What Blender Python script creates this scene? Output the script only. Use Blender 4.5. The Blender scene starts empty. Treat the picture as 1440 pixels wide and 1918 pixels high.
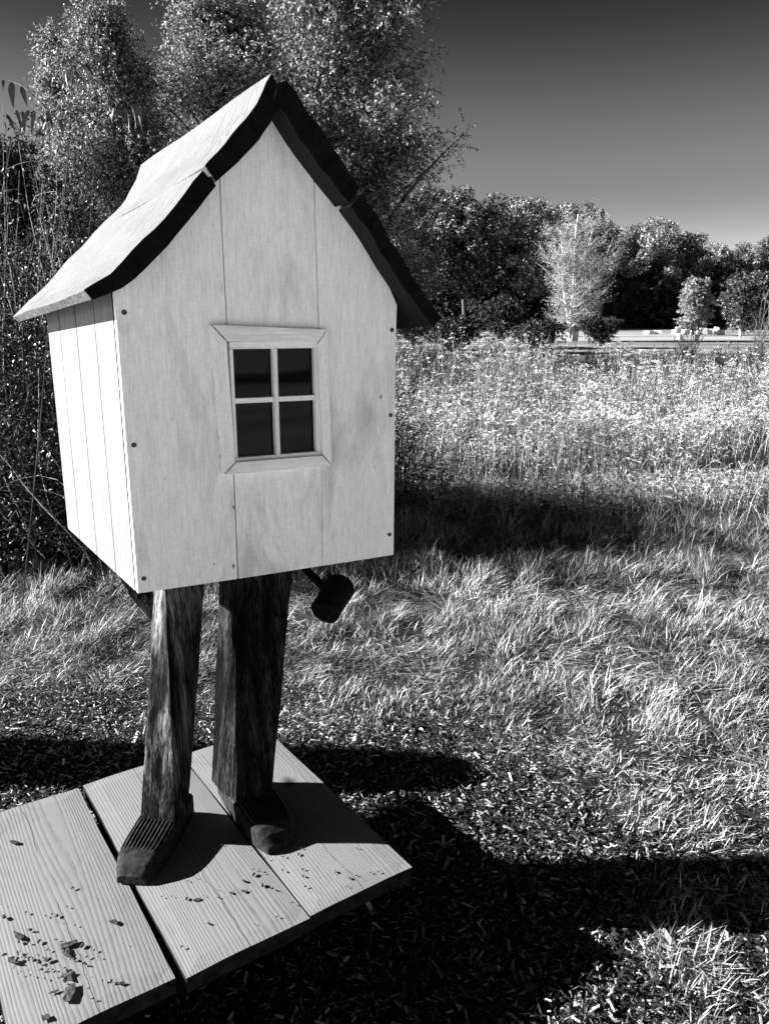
import bpy, math, random
import numpy as np
from mathutils import Vector, Matrix
R = math.radians
random.seed(7); rng = np.random.default_rng(7)
scene = bpy.context.scene
COL = scene.collection

# ---------------------------------------------------------------- camera, sky, sun, exposure
EYE = 1.62
PITCH = math.atan((959 - 610) / 1441.0)
cd = bpy.data.cameras.new('camera'); cam = bpy.data.objects.new('camera', cd); COL.objects.link(cam)
cam.location = (0, 0, EYE); cam.rotation_euler = (math.pi/2 - PITCH, 0, 0)
cd.sensor_fit = 'HORIZONTAL'; cd.sensor_width = 36; cd.lens = 36 * 1441 / 1440.0
cd.clip_start = .05; cd.clip_end = 3000
scene.camera = cam

SUN_EL, SUN_AZ = R(24.8), R(-87.3)          # azimuth clockwise from +Y
sdir = Vector((math.sin(SUN_AZ)*math.cos(SUN_EL), math.cos(SUN_AZ)*math.cos(SUN_EL), math.sin(SUN_EL)))
sl = bpy.data.lights.new('sun', 'SUN'); sl.energy = 5.0; sl.angle = R(.53); sl.color = (1, 1, 1)
so = bpy.data.objects.new('sun', sl); COL.objects.link(so)
so.rotation_euler = sdir.to_track_quat('Z', 'Y').to_euler()

w = bpy.data.worlds.new('World'); scene.world = w; w.use_nodes = True
nt = w.node_tree; nt.nodes.clear()
sky = nt.nodes.new('ShaderNodeTexSky'); sky.sky_type = 'NISHITA'; sky.sun_disc = False
sky.sun_elevation = SUN_EL; sky.sun_rotation = SUN_AZ % (2*math.pi); sky.air_density = 1.0; sky.dust_density = 1.2; sky.ozone_density = 1.0
sep = nt.nodes.new('ShaderNodeSeparateColor'); nt.links.new(sky.outputs[0], sep.inputs[0])
comb = nt.nodes.new('ShaderNodeCombineColor')
bg = nt.nodes.new('ShaderNodeBackground'); bg.inputs[1].default_value = 0.10
out = nt.nodes.new('ShaderNodeOutputWorld')
tcw = nt.nodes.new('ShaderNodeTexCoord'); sxw = nt.nodes.new('ShaderNodeSeparateXYZ'); nt.links.new(tcw.outputs['Generated'], sxw.inputs[0])
rw = nt.nodes.new('ShaderNodeValToRGB'); rw.color_ramp.interpolation = 'EASE'
for el_, (p_, g_) in zip([rw.color_ramp.elements[0], rw.color_ramp.elements.new(.2), rw.color_ramp.elements[-1]], ((.0, .56), (.16, .21), (.36, .04))):
    el_.position = p_; el_.color = (g_, g_, g_, 1)
nt.links.new(sxw.outputs[2], rw.inputs[0])
mw = nt.nodes.new('ShaderNodeMath'); mw.operation = 'MULTIPLY'; nt.links.new(sep.outputs[0], mw.inputs[0]); nt.links.new(rw.outputs[0], mw.inputs[1])
for i in range(3): nt.links.new(mw.outputs[0], comb.inputs[i])   # black-and-white film behind a red filter: blue sky darkens with height
nt.links.new(comb.outputs[0], bg.inputs[0]); nt.links.new(bg.outputs[0], out.inputs[0])

scene.view_settings.view_transform = 'Standard'; scene.view_settings.look = 'None'
scene.view_settings.gamma = 1; scene.view_settings.use_curve_mapping = False
scene.view_settings.exposure = 2.3
scene.render.engine = 'CYCLES'
scene.cycles.max_bounces = 6; scene.cycles.diffuse_bounces = 4; scene.cycles.transparent_max_bounces = 8

# ---------------------------------------------------------------- helpers
def at(u, v, Y):
    """world point seen at photo pixel (u, v) at distance Y ahead of the camera"""
    c, s = math.cos(PITCH), math.sin(PITCH)
    x = (u-720)/1441.; y = (959-v)/1441.
    d = Vector((x, c+y*s, -s+y*c)); t = Y/d.y
    return Vector((0, 0, EYE)) + d*t

def tag(o, label=None, cat=None, group=None, kind=None):
    for k, v in (('label', label), ('category', cat), ('group', group), ('kind', kind)):
        if v: o[k] = v
    return o

def empty(name, loc=(0,0,0), rz=0):
    o = bpy.data.objects.new(name, None); COL.objects.link(o)
    o.location = loc; o.rotation_euler = (0, 0, rz); o.empty_display_size = .1
    return o

def mesh_np(name, verts, quads=None, tris=None, mat=None, parent=None, smooth=False, mats=None, midx=None, link=True):
    me = bpy.data.meshes.new(name)
    verts = np.asarray(verts, np.float32)
    nq = 0 if quads is None else len(quads); ntr = 0 if tris is None else len(tris)
    loops = []
    if nq: loops.append(np.asarray(quads, np.int32).ravel())
    if ntr: loops.append(np.asarray(tris, np.int32).ravel())
    loops = np.concatenate(loops)
    starts = np.concatenate([np.arange(nq)*4, nq*4 + np.arange(ntr)*3]).astype(np.int32)
    me.vertices.add(len(verts)); me.vertices.foreach_set('co', verts.ravel())
    me.loops.add(len(loops)); me.loops.foreach_set('vertex_index', loops)
    me.polygons.add(nq+ntr); me.polygons.foreach_set('loop_start', starts)
    if smooth: me.polygons.foreach_set('use_smooth', np.ones(nq+ntr, bool))
    for m in (mats or ([mat] if mat else [])): me.materials.append(m)
    if midx is not None: me.polygons.foreach_set('material_index', np.asarray(midx, np.int32))
    me.update(calc_edges=True); me.validate()
    o = bpy.data.objects.new(name, me)
    if link: COL.objects.link(o)
    if parent: o.parent = parent
    return o

def mesh_py(name, verts, faces, mat, parent=None, smooth=False, bevel=0, seg=1, mats=None, midx=None):
    me = bpy.data.meshes.new(name)
    me.from_pydata([tuple(v) for v in verts], [], faces)
    for m in (mats or [mat]): me.materials.append(m)
    if midx is not None: me.polygons.foreach_set('material_index', midx)
    if smooth: me.polygons.foreach_set('use_smooth', [True]*len(me.polygons))
    me.update()
    o = bpy.data.objects.new(name, me); COL.objects.link(o)
    if parent: o.parent = parent
    if bevel:
        b = o.modifiers.new('bevel', 'BEVEL'); b.width = bevel; b.segments = seg; b.limit_method = 'ANGLE'; b.angle_limit = R(40)
    return o

def box_mesh(name, lo, hi, mat, parent=None, bevel=.001, jit=0):
    x0,y0,z0 = lo; x1,y1,z1 = hi
    v = [(x0,y0,z0),(x1,y0,z0),(x1,y1,z0),(x0,y1,z0),(x0,y0,z1),(x1,y0,z1),(x1,y1,z1),(x0,y1,z1)]
    f = [(0,3,2,1),(4,5,6,7),(0,1,5,4),(1,2,6,5),(2,3,7,6),(3,0,4,7)]
    return mesh_py(name, v, f, mat, parent, bevel=bevel)

def extrude(name, poly, fa, fb, mat, parent, bevel=.0012):
    """poly: 2D points, counter-clockwise seen from the front; fa/fb map a 2D point to its front / back 3D point"""
    n = len(poly)
    v = [fa(p) for p in poly] + [fb(p) for p in poly]
    f = [tuple(range(n)), tuple(range(2*n-1, n-1, -1))] + [(i, i+n, (i+1) % n + n, (i+1) % n) for i in range(n)]
    return mesh_py(name, v, f, mat, parent, bevel=bevel)

def tubes(paths, radii, sides=4):
    """paths: list of (k,3) arrays; radii: list of (k,) arrays -> verts, quads"""
    V, Q, off = [], [], 0
    ang = np.arange(sides)*2*np.pi/sides
    for P, r in zip(paths, radii):
        P = np.asarray(P, float); k = len(P)
        T = np.gradient(P, axis=0); T /= np.linalg.norm(T, axis=1)[:, None] + 1e-9
        ref = np.array([0.31, .2, .93]) if abs(T[0,2]) < .8 else np.array([1., .1, 0])
        A = np.cross(T, ref); A /= np.linalg.norm(A, axis=1)[:, None] + 1e-9
        B = np.cross(T, A)
        ring = P[:,None,:] + np.asarray(r)[:,None,None]*(np.cos(ang)[None,:,None]*A[:,None,:] + np.sin(ang)[None,:,None]*B[:,None,:])
        V.append(ring.reshape(-1,3))
        idx = off + np.arange(k*sides).reshape(k, sides)
        a = idx[:-1]; b = idx[1:]
        Q.append(np.stack([a, np.roll(a,-1,1), np.roll(b,-1,1), b], -1).reshape(-1,4))
        off += k*sides
    return np.concatenate(V), np.concatenate(Q)

def field(x, y, seed, wl):
    r = np.random.default_rng(seed); s = 0
    for i in range(7):
        a = r.uniform(0, 2*np.pi); k = 2*np.pi/(wl*r.uniform(.6, 1.8)); ph = r.uniform(0, 6.28)
        s = s + np.sin(k*(x*np.cos(a)+y*np.sin(a))+ph)
    return s/2.6

# ---------------------------------------------------------------- materials
def new_mat(name):
    m = bpy.data.materials.new(name); m.use_nodes = True
    nt = m.node_tree; b = nt.nodes['Principled BSDF']; b.inputs['Roughness'].default_value = .8
    b.inputs['Specular IOR Level'].default_value = .25
    return m, nt, b
def N(nt, t, **kw):
    n = nt.nodes.new(t)
    for k, v in kw.items():
        if k in n.inputs: n.inputs[k].default_value = v
        else: setattr(n, k, v)
    return n
def ramp(nt, src, pts):
    r = nt.nodes.new('ShaderNodeValToRGB'); e = r.color_ramp.elements
    while len(e) < len(pts): e.new(.5)
    for el, (p, g) in zip(e, pts): el.position = p; el.color = (g, g, g, 1)
    nt.links.new(src, r.inputs[0]); return r.outputs[0]
def mth(nt, op, a, b=None, c=None):
    n = nt.nodes.new('ShaderNodeMath'); n.operation = op
    for i, s in enumerate((a, b, c)):
        if s is None: continue
        if isinstance(s, (int, float)): n.inputs[i].default_value = s
        else: nt.links.new(s, n.inputs[i])
    return n.outputs[0]
def mixc(nt, fac, a, b, mode='MIX'):
    n = nt.nodes.new('ShaderNodeMix'); n.data_type = 'RGBA'; n.blend_type = mode
    for s, i in ((fac, 0), (a, 6), (b, 7)):
        if isinstance(s, (int, float)): n.inputs[i].default_value = s if i == 0 else (s, s, s, 1)
        else: nt.links.new(s, n.inputs[i])
    return n.outputs[2]
def coords(nt, scale=(1,1,1), rot=(0,0,0), rnd=True):
    tc = nt.nodes.new('ShaderNodeTexCoord'); mp = nt.nodes.new('ShaderNodeMapping')
    mp.inputs['Scale'].default_value = scale; mp.inputs['Rotation'].default_value = rot
    src = tc.outputs['Object']
    if rnd:
        oi = nt.nodes.new('ShaderNodeObjectInfo')
        vm = nt.nodes.new('ShaderNodeVectorMath'); vm.operation = 'MULTIPLY_ADD'
        cb = nt.nodes.new('ShaderNodeCombineXYZ')
        for i in range(3): nt.links.new(oi.outputs['Random'], cb.inputs[i])
        nt.links.new(cb.outputs[0], vm.inputs[0]); vm.inputs[1].default_value = (7.3, 11.7, 5.1)
        nt.links.new(src, vm.inputs[2]); src = vm.outputs[0]
    nt.links.new(src, mp.inputs[0]); return mp.outputs[0]
def noise(nt, vec, scale, detail=4, rough=.6, dist=0):
    n = N(nt, 'ShaderNodeTexNoise', Scale=scale, Detail=detail, Roughness=rough, Distortion=dist)
    nt.links.new(vec, n.inputs['Vector']); return n.outputs['Fac']
def bump(nt, b, h, strength, dist=.002):
    n = N(nt, 'ShaderNodeBump', Strength=strength, Distance=dist)
    nt.links.new(h, n.inputs['Height']); nt.links.new(n.outputs[0], b.inputs['Normal'])

def mat_paint(name, lo, hi, stain, along='z'):
    """thin white paint on sawn boards, weathered; the grain runs along z (upright) or y"""
    m, nt, b = new_mat(name)
    st = {'z': (1,1,.07), 'y': (1,.07,1), 'x': (.07,1,1)}[along]
    g1 = noise(nt, coords(nt, st), 60, 5, .65, .3)
    g2 = noise(nt, coords(nt, st), 260, 3, .6)
    g3 = noise(nt, coords(nt, {'z': (.4,.4,1), 'y': (.4,1,.4), 'x': (1,.4,.4)}[along]), 210, 2, .5)      # saw marks across
    base = ramp(nt, g1, [(.3, lo), (.62, hi)])
    fine = ramp(nt, g2, [(.34, .84), (.58, 1.0)])
    c = mixc(nt, 1.0, base, fine, 'MULTIPLY')
    saw = ramp(nt, g3, [(.35, .93), (.6, 1.0)])
    c = mixc(nt, 1.0, c, saw, 'MULTIPLY')
    s1 = noise(nt, coords(nt, {'z': (1,1,.3), 'y': (1,.3,1), 'x': (.3,1,1)}[along]), 7, 5, .65, .8)
    sm = ramp(nt, s1, [(.50, 0), (.70, 1)])
    c = mixc(nt, mth(nt, 'MULTIPLY', sm, .75), c, mixc(nt, 1.0, c, stain, 'MULTIPLY'))
    vo = N(nt, 'ShaderNodeTexVoronoi', Scale=26.0); nt.links.new(coords(nt, (1,1,.5)), vo.inputs['Vector'])
    dots = ramp(nt, vo.outputs['Distance'], [(.05, .2), (.11, 1)])
    gate = ramp(nt, noise(nt, coords(nt), 11, 2), [(.56, 0), (.60, 1)])
    c = mixc(nt, gate, c, mixc(nt, 1.0, c, dots, 'MULTIPLY'))
    nt.links.new(c, b.inputs['Base Color'])
    h = mth(nt, 'ADD', mth(nt, 'MULTIPLY', g1, .6), mth(nt, 'ADD', mth(nt, 'MULTIPLY', g2, .3), mth(nt, 'MULTIPLY', g3, .35)))
    bump(nt, b, h, .45, .0012); b.inputs['Roughness'].default_value = .75
    return m

def mat_rings(name, lo, hi, along='y', ring=85, knots=True, crack=False, bumpd=.0015, dirt=.5):
    """bare sawn softwood with growth lines that flow round knots"""
    m, nt, b = new_mat(name)
    st = {'y': (1,.1,1), 'z': (1,1,.1), 'x': (.1,1,1)}[along]
    vec = coords(nt, st)
    warp = noise(nt, vec, 3.2, 3, .5, .4)
    tc = nt.nodes.new('ShaderNodeSeparateXYZ'); nt.links.new(vec, tc.inputs[0])
    across = tc.outputs[0] if along != 'x' else tc.outputs[1]
    ph = mth(nt, 'ADD', mth(nt, 'MULTIPLY', across, ring), mth(nt, 'MULTIPLY', warp, ring*.24))
    kv = None
    if knots:
        vo = N(nt, 'ShaderNodeTexVoronoi', Scale=3.1, Randomness=1.0); nt.links.new(coords(nt, {'y': (1,.62,0), 'z': (1,1,.62), 'x': (.62,1,0)}[along]), vo.inputs['Vector'])
        kv = vo.outputs['Distance']
        bulge = mth(nt, 'POWER', mth(nt, 'MAXIMUM', mth(nt, 'SUBTRACT', 1.0, mth(nt, 'MULTIPLY', kv, 4.5)), 0.0), 2.0)
        ph = mth(nt, 'ADD', ph, mth(nt, 'MULTIPLY', bulge, 5.5))
    wv = mth(nt, 'ADD', mth(nt, 'MULTIPLY', mth(nt, 'SINE', mth(nt, 'MULTIPLY', ph, 6.283)), .5), .5)
    wv = mth(nt, 'POWER', wv, 1.8)
    fib = noise(nt, coords(nt, {'y': (1,.03,1), 'z': (1,1,.03), 'x': (.03,1,1)}[along]), 330, 4, .7)
    blot = noise(nt, coords(nt), 5, 7, .7, .8)
    v = mth(nt, 'SUBTRACT', mth(nt, 'ADD', mth(nt, 'MULTIPLY', fib, .8), mth(nt, 'MULTIPLY', blot, dirt)), mth(nt, 'MULTIPLY', wv, .17))
    c = ramp(nt, v, [(.22, lo), (.68, hi)])
    if knots:
        kk = ramp(nt, mth(nt, 'ADD', kv, mth(nt, 'MULTIPLY', fib, .04)), [(.045, .18), (.10, 1)])
        c = mixc(nt, 1.0, c, kk, 'MULTIPLY')
    if crack:
        gx = nt.nodes.new('ShaderNodeTexCoord'); sx = nt.nodes.new('ShaderNodeSeparateXYZ'); nt.links.new(gx.outputs['Object'], sx.inputs[0])
        cw = noise(nt, coords(nt, (.0,1,.0)), 9, 4, .6)
        d = mth(nt, 'ABSOLUTE', mth(nt, 'ADD', sx.outputs[0], mth(nt, 'MULTIPLY', mth(nt, 'SUBTRACT', cw, .5), .028)))
        gate = ramp(nt, noise(nt, coords(nt, (0,1,0)), 2.2, 2), [(.40, 0), (.46, 1)])
        ck = ramp(nt, mth(nt, 'MULTIPLY', d, 100), [(.04, .12), (.12, 1)])
        c = mixc(nt, gate, c, mixc(nt, 1.0, c, ck, 'MULTIPLY'))
    nt.links.new(c, b.inputs['Base Color'])
    bump(nt, b, mth(nt, 'SUBTRACT', mth(nt, 'MULTIPLY', fib, .5), mth(nt, 'MULTIPLY', wv, .5)), .6, bumpd)
    b.inputs['Roughness'].default_value = .8
    return m

def mat_noise(name, lo, hi, scale=20, a=.35, z=.65, st=(1,1,1), rough=.85, bd=0, rnd=True, detail=6):
    m, nt, b = new_mat(name)
    n = noise(nt, coords(nt, st, rnd=rnd), scale, detail, .65)
    nt.links.new(ramp(nt, n, [(a, lo), (z, hi)]), b.inputs['Base Color'])
    if bd: bump(nt, b, n, .7, bd)
    b.inputs['Roughness'].default_value = rough; b.inputs['Specular IOR Level'].default_value = .08
    return m

def mat_leaf(name, pts, transl=.3, rough=.55, spec=.3, patch=None):
    """every leaf (mesh island) takes its own tone; patch = (wavelength, low factor) gives larger drifts of tone"""
    m, nt, b = new_mat(name)
    g = nt.nodes.new('ShaderNodeNewGeometry')
    c = ramp(nt, g.outputs['Random Per Island'], pts)
    if patch:
        n = noise(nt, coords(nt, rnd=False), 1.0/patch[0], 3, .6)
        c = mixc(nt, 1.0, c, ramp(nt, n, [(.35, patch[1]), (.6, 1.0)]), 'MULTIPLY')
    nt.links.new(c, b.inputs['Base Color']); b.inputs['Roughness'].default_value = rough
    b.inputs['Specular IOR Level'].default_value = spec
    if transl:
        t = nt.nodes.new('ShaderNodeBsdfTranslucent'); nt.links.new(c, t.inputs[0])
        mx = nt.nodes.new('ShaderNodeMixShader'); mx.inputs[0].default_value = transl
        nt.links.new(b.outputs[0], mx.inputs[1]); nt.links.new(t.outputs[0], mx.inputs[2])
        nt.links.new(mx.outputs[0], nt.nodes['Material Output'].inputs[0])
    return m

def mat_post(name, hi=.15):
    m, nt, b = new_mat(name)
    a = noise(nt, coords(nt, (1,1,.035)), 30, 6, .6)
    f = noise(nt, coords(nt, (1,1,.02)), 220, 5, .7)
    p = noise(nt, coords(nt, (1,1,.5)), 7, 5, .6)
    c = ramp(nt, a, [(.38, .006), (.62, hi)])
    c = mixc(nt, 1.0, c, ramp(nt, f, [(.40, .06), (.60, 1.0)]), 'MULTIPLY')
    c = mixc(nt, 1.0, c, ramp(nt, p, [(.40, .08), (.58, 1.0)]), 'MULTIPLY')
    nt.links.new(c, b.inputs['Base Color'])
    bump(nt, b, mth(nt, 'ADD', a, mth(nt, 'MULTIPLY', f, .6)), .9, .004); b.inputs['Roughness'].default_value = .9; b.inputs['Specular IOR Level'].default_value = .04
    return m

M = dict(
    paint=mat_paint('white_paint', .86, .96, .55),
    paint_sun_dimmed=mat_paint('white_paint_sun_dimmed', .12, .19, .8),  # same white paint, toned darker to offset sun glare and deepen eave shade
    trim=mat_paint('trim_wood', .82, .96, .75, 'x'),
    trim_v=mat_paint('trim_wood_upright', .86, .96, .8, 'z'),
    roof=mat_rings('roof_board', .024, .140, 'x', 60, True, False, .002, .35),
    edge=mat_noise('charred_edge', .002, .006, 60, st=(1,1,1), bd=.002),
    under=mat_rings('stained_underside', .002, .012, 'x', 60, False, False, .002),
    deck=mat_rings('deck_board', .018, .138, 'y', 120, True, True, .0012, .8),
    deck_side=mat_noise('deck_end_grain', .004, .022, 40, bd=.002),
    post=mat_post('old_post', .26), post_dark=mat_post('charred_post', .055),
    shoe=mat_noise('shoe_wood', .004, .032, 50, .35, .7, (1,1,1), .75, .003),
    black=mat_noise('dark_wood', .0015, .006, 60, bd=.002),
    rust=mat_noise('screw_metal', .02, .10, 300, rough=.5),
    soil=mat_noise('soil', .012, .05, 30, rnd=False, bd=.01),
)
gm, gnt, gb = new_mat('window_glass')
gb.inputs['Base Color'].default_value = (.004, .004, .004, 1); gb.inputs['Roughness'].default_value = .03; gb.inputs['Specular IOR Level'].default_value = .12
M['glass'] = gm

# ---------------------------------------------------------------- ground
def gz(y):
    """height of the field, which rises gently towards the far wood"""
    return 1.45*np.clip((np.asarray(y, float)-33)/75.0, 0, 1)**.8 if True else 0

def ground():
    n = 111
    gx = np.sign(np.linspace(-1, 1, n))*np.abs(np.linspace(-1, 1, n))**4*900
    gy = np.sign(np.linspace(-1, 1, n))*np.abs(np.linspace(-1, 1, n))**4*900 + 3
    X, Y = np.meshgrid(gx, gy); Z = gz(Y)
    V = np.stack([X, Y, Z], -1).reshape(-1, 3)
    i = np.arange((n-1)*(n-1)); a = (i//(n-1))*n + i % (n-1)
    q = np.stack([a, a+1, a+n+1, a+n], -1)
    m, nt, b = new_mat('ground_cover')
    tc = nt.nodes.new('ShaderNodeTexCoord'); sx = nt.nodes.new('ShaderNodeSeparateXYZ'); nt.links.new(tc.outputs['Object'], sx.inputs[0])
    ax = mth(nt, 'ABSOLUTE', sx.outputs[0])
    near = ramp(nt, noise(nt, coords(nt, rnd=False), 130, 7, .75), [(.42, .002), (.58, .022), (.72, .16)])
    far = ramp(nt, noise(nt, coords(nt, (.5, 3, 1), rnd=False), .35, 6), [(.35, .24), (.6, .40)])  # ground out of view, lightened to bounce light onto the house front
    fld_ = ramp(nt, noise(nt, coords(nt, (.12, 1.0, 1), rnd=False), .22, 6), [(.40, .03), (.60, .26)])
    kf = mth(nt, 'MINIMUM', mth(nt, 'MAXIMUM', mth(nt, 'SUBTRACT', sx.outputs[1], 30.0), 0.0), 1.0)
    far = mixc(nt, kf, far, fld_)
    k = mth(nt, 'MULTIPLY', mth(nt, 'SUBTRACT', sx.outputs[1], 34.0), .1); k = mth(nt, 'MINIMUM', mth(nt, 'MAXIMUM', k, 0.0), 1.0)
    kx = mth(nt, 'MULTIPLY', mth(nt, 'SUBTRACT', ax, mth(nt, 'ADD', mth(nt, 'MULTIPLY', mth(nt, 'MAXIMUM', sx.outputs[1], 0.0), .54), .9)), 3.0)
    ky = mth(nt, 'MULTIPLY', mth(nt, 'SUBTRACT', .6, sx.outputs[1]), 3.0)
    k = mth(nt, 'MINIMUM', mth(nt, 'MAXIMUM', mth(nt, 'MAXIMUM', kx, ky), k), 1.0)
    nt.links.new(mixc(nt, k, near, far), b.inputs['Base Color'])
    bump(nt, b, noise(nt, coords(nt, rnd=False), 40, 6), .8, .01)
    b.inputs['Roughness'].default_value = .95
    o = mesh_np('ground', V, q, mat=m); tag(o, kind='structure')
ground()

def mulch_f(x, y):
    """> 0 inside the wood-chip bed round the platform"""
    wob = .10*field(x, y, 5, 1.0) + .05*field(x, y, 6, .3)
    e = 1 - np.sqrt(((x+.35)/1.18)**2 + ((y-1.85)/1.16)**2)
    strip = np.minimum(1.25 - np.abs(y-1.85), .0 - (x+.35))
    return np.maximum(e*1.1, strip) + wob

def in_view(x, y, m=.6):
    return (np.abs(x) < .54*y + m + .35)

# wood chips
def leaf_quads(C, D, L, W):
    """diamond leaves at C pointing along D"""
    n = len(C); D = D/(np.linalg.norm(D,axis=1)[:,None]+1e-9)
    r = rng.normal(0,1,(n,3)); S = np.cross(D, r); S /= np.linalg.norm(S,axis=1)[:,None]+1e-9
    L = L[:,None]; W = W[:,None]
    V = np.stack([C, C+D*L*.45+S*W/2, C+D*L, C+D*L*.45-S*W/2], 1).reshape(-1,3)
    return V, np.arange(n*4).reshape(-1,4)

def leaf_tris(C, D, L, W):
    """narrow three-cornered leaves at C pointing along D"""
    n = len(C); D = D/(np.linalg.norm(D,axis=1)[:,None]+1e-9)
    r = rng.normal(0,1,(n,3)); S = np.cross(D, r); S /= np.linalg.norm(S,axis=1)[:,None]+1e-9
    L = L[:,None]; W = W[:,None]
    V = np.stack([C-S*W*.45, C+S*W*.62+D*L*.25, C+D*L], 1).reshape(-1,3)
    return V, np.arange(n*3).reshape(-1,3)

def chips():
    n = 108000
    y = .95+2.4*rng.uniform(0,1,n)**.9; x = rng.uniform(-1,1,n)*(.54*y+.62)
    k = (mulch_f(x, y) + rng.normal(0, .10, n) + .6*(rng.uniform(0,1,n) < np.where(y < 2.5, .28, .10)) > 0) & in_view(x, y, .3)
    x, y = x[k], y[k]; n = len(x)
    L = rng.gamma(1.5, .0078, n) + .005; W = L*rng.uniform(.10, .45, n)*.75 + .0015; T = rng.uniform(.0006, .0022, n)
    z = .004 + rng.uniform(0, .022, n)
    yaw = rng.uniform(0, 6.283, n); pit = rng.normal(0, .38, n); rol = rng.normal(0, .5, n)
    loc = np.array([[-1,-.6,0],[.9,-.9,0],[1,.3,0],[-.7,1,0],[-.95,-.55,1],[.85,-.85,1],[.95,.3,1],[-.7,.95,1]], float)
    P = loc[None]*np.stack([L/2, W/2, T], -1)[:,None,:]
    P = P + 0
    cy, sy, cp, sp, cr, sr = np.cos(yaw), np.sin(yaw), np.cos(pit), np.sin(pit), np.cos(rol), np.sin(rol)
    a = P[...,0]; b = P[...,1]*cr[:,None] - P[...,2]*sr[:,None]; c = P[...,1]*sr[:,None] + P[...,2]*cr[:,None]
    a2 = a*cp[:,None] + c*sp[:,None]; c2 = -a*sp[:,None] + c*cp[:,None]
    V = np.stack([a2*cy[:,None]-b*sy[:,None]+x[:,None], a2*sy[:,None]+b*cy[:,None]+y[:,None], c2+z[:,None]], -1).reshape(-1,3)
    f = np.array([[4,5,6,7],[0,1,5,4],[3,0,4,7]])
    Q = (f[None] + (np.arange(n)*8)[:,None,None]).reshape(-1,4)
    m = mat_leaf('wood_chip', [(0,.003),(.45,.012),(.65,.05),(.87,.22),(1,.42)], 0, .9, .2)
    o = mesh_np('wood_chips', V, Q, mat=m)
    tag(o, 'loose bed of dark and pale wood chips around the platform', 'wood chips', kind='stuff')
chips()

# grass blades
def blades(x, y, h, wd, yaw, lean, curl, z0=None):
    n = len(x); t = np.array([0, .52, 1.0])
    dx, dy = np.cos(yaw), np.sin(yaw)
    th = lean[:,None] + curl[:,None]*t[None]                      # angle from upright along the blade
    seg = np.diff(t)[None]*h[:,None]
    thm = (th[:,1:]+th[:,:-1])/2
    r = np.concatenate([np.zeros((n,1)), np.cumsum(seg*np.sin(thm),1)],1)
    z = np.concatenate([np.zeros((n,1)), np.cumsum(seg*np.cos(thm),1)],1)
    z = np.maximum(z, .004) if z0 is None else z + z0[:,None]
    cx = x[:,None]+r*dx[:,None]; cy = y[:,None]+r*dy[:,None]
    ya = yaw + np.pi/2 + rng.normal(0, .5, n)
    wv = wd[:,None]*np.array([.8, 1])[None]/2
    px, py = np.cos(ya)[:,None]*wv, np.sin(ya)[:,None]*wv
    Lf = np.stack([cx[:,:2]-px, cy[:,:2]-py, z[:,:2]], -1); Rt = np.stack([cx[:,:2]+px, cy[:,:2]+py, z[:,:2]], -1)
    tip = np.stack([cx[:,2], cy[:,2], z[:,2]], -1)[:,None]
    V = np.concatenate([Lf, Rt, tip], 1).reshape(-1,3)
    o = (np.arange(n)*5)[:,None,None]
    Q = (np.array([[0,2,3,1]])[None]+o).reshape(-1,4); T = (np.array([[1,3,4]])[None]+o).reshape(-1,3)
    return V, Q, T

def grass():
    n = 440000
    y = 1.0 + 6.9*rng.uniform(0,1,n)**.92; x = rng.uniform(-1,1,n)*(.54*y+.7)
    mf = mulch_f(x, y)
    tuft = field(x, y, 21, .35)
    mf = mf - .35*np.clip((x-.45)*3, 0, 1)*np.clip((2.3-y)*3, 0, 1)
    keep = (mf + rng.normal(0, .12, n) < .05) & (rng.uniform(0,1,n) < .66 + .34*tuft)
    x, y, mf, tuft = x[keep], y[keep], mf[keep], tuft[keep]; n = len(x)
    far = np.clip((y-2.2)/4.5, 0, 1)
    h = (.038 + .040*np.clip(-mf*1.2, 0, 1) + .115*far**1.7)*rng.uniform(.35, 1.25, n)*(1+.4*tuft)
    flow = 1.1*field(x, y, 31, 1.6) + .9*field(x, y, 32, .5)
    yaw = flow*1.3 + .1 + rng.normal(0, 1.25, n)
    lean = np.clip(.92 + .40*field(x, y, 33, .7) + rng.normal(0, .34, n), 0, 1.5)
    curl = rng.uniform(.1, 1.0, n)
    wd = rng.uniform(.0014, .0034, n)*(1+.10*y)
    V, Q, T = blades(x, y, h, wd, yaw, lean, curl)
    m = mat_leaf('grass_blade', [(0,.008),(.35,.05),(.6,.30),(.85,.62),(1,.8)], .25, .5, .4, patch=(.8, .35))
    o = mesh_np('grass', V, Q, T, mat=m)
    tag(o, 'combed tufts of dry grass beyond the wood chips', 'grass', kind='stuff')
grass()

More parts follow.
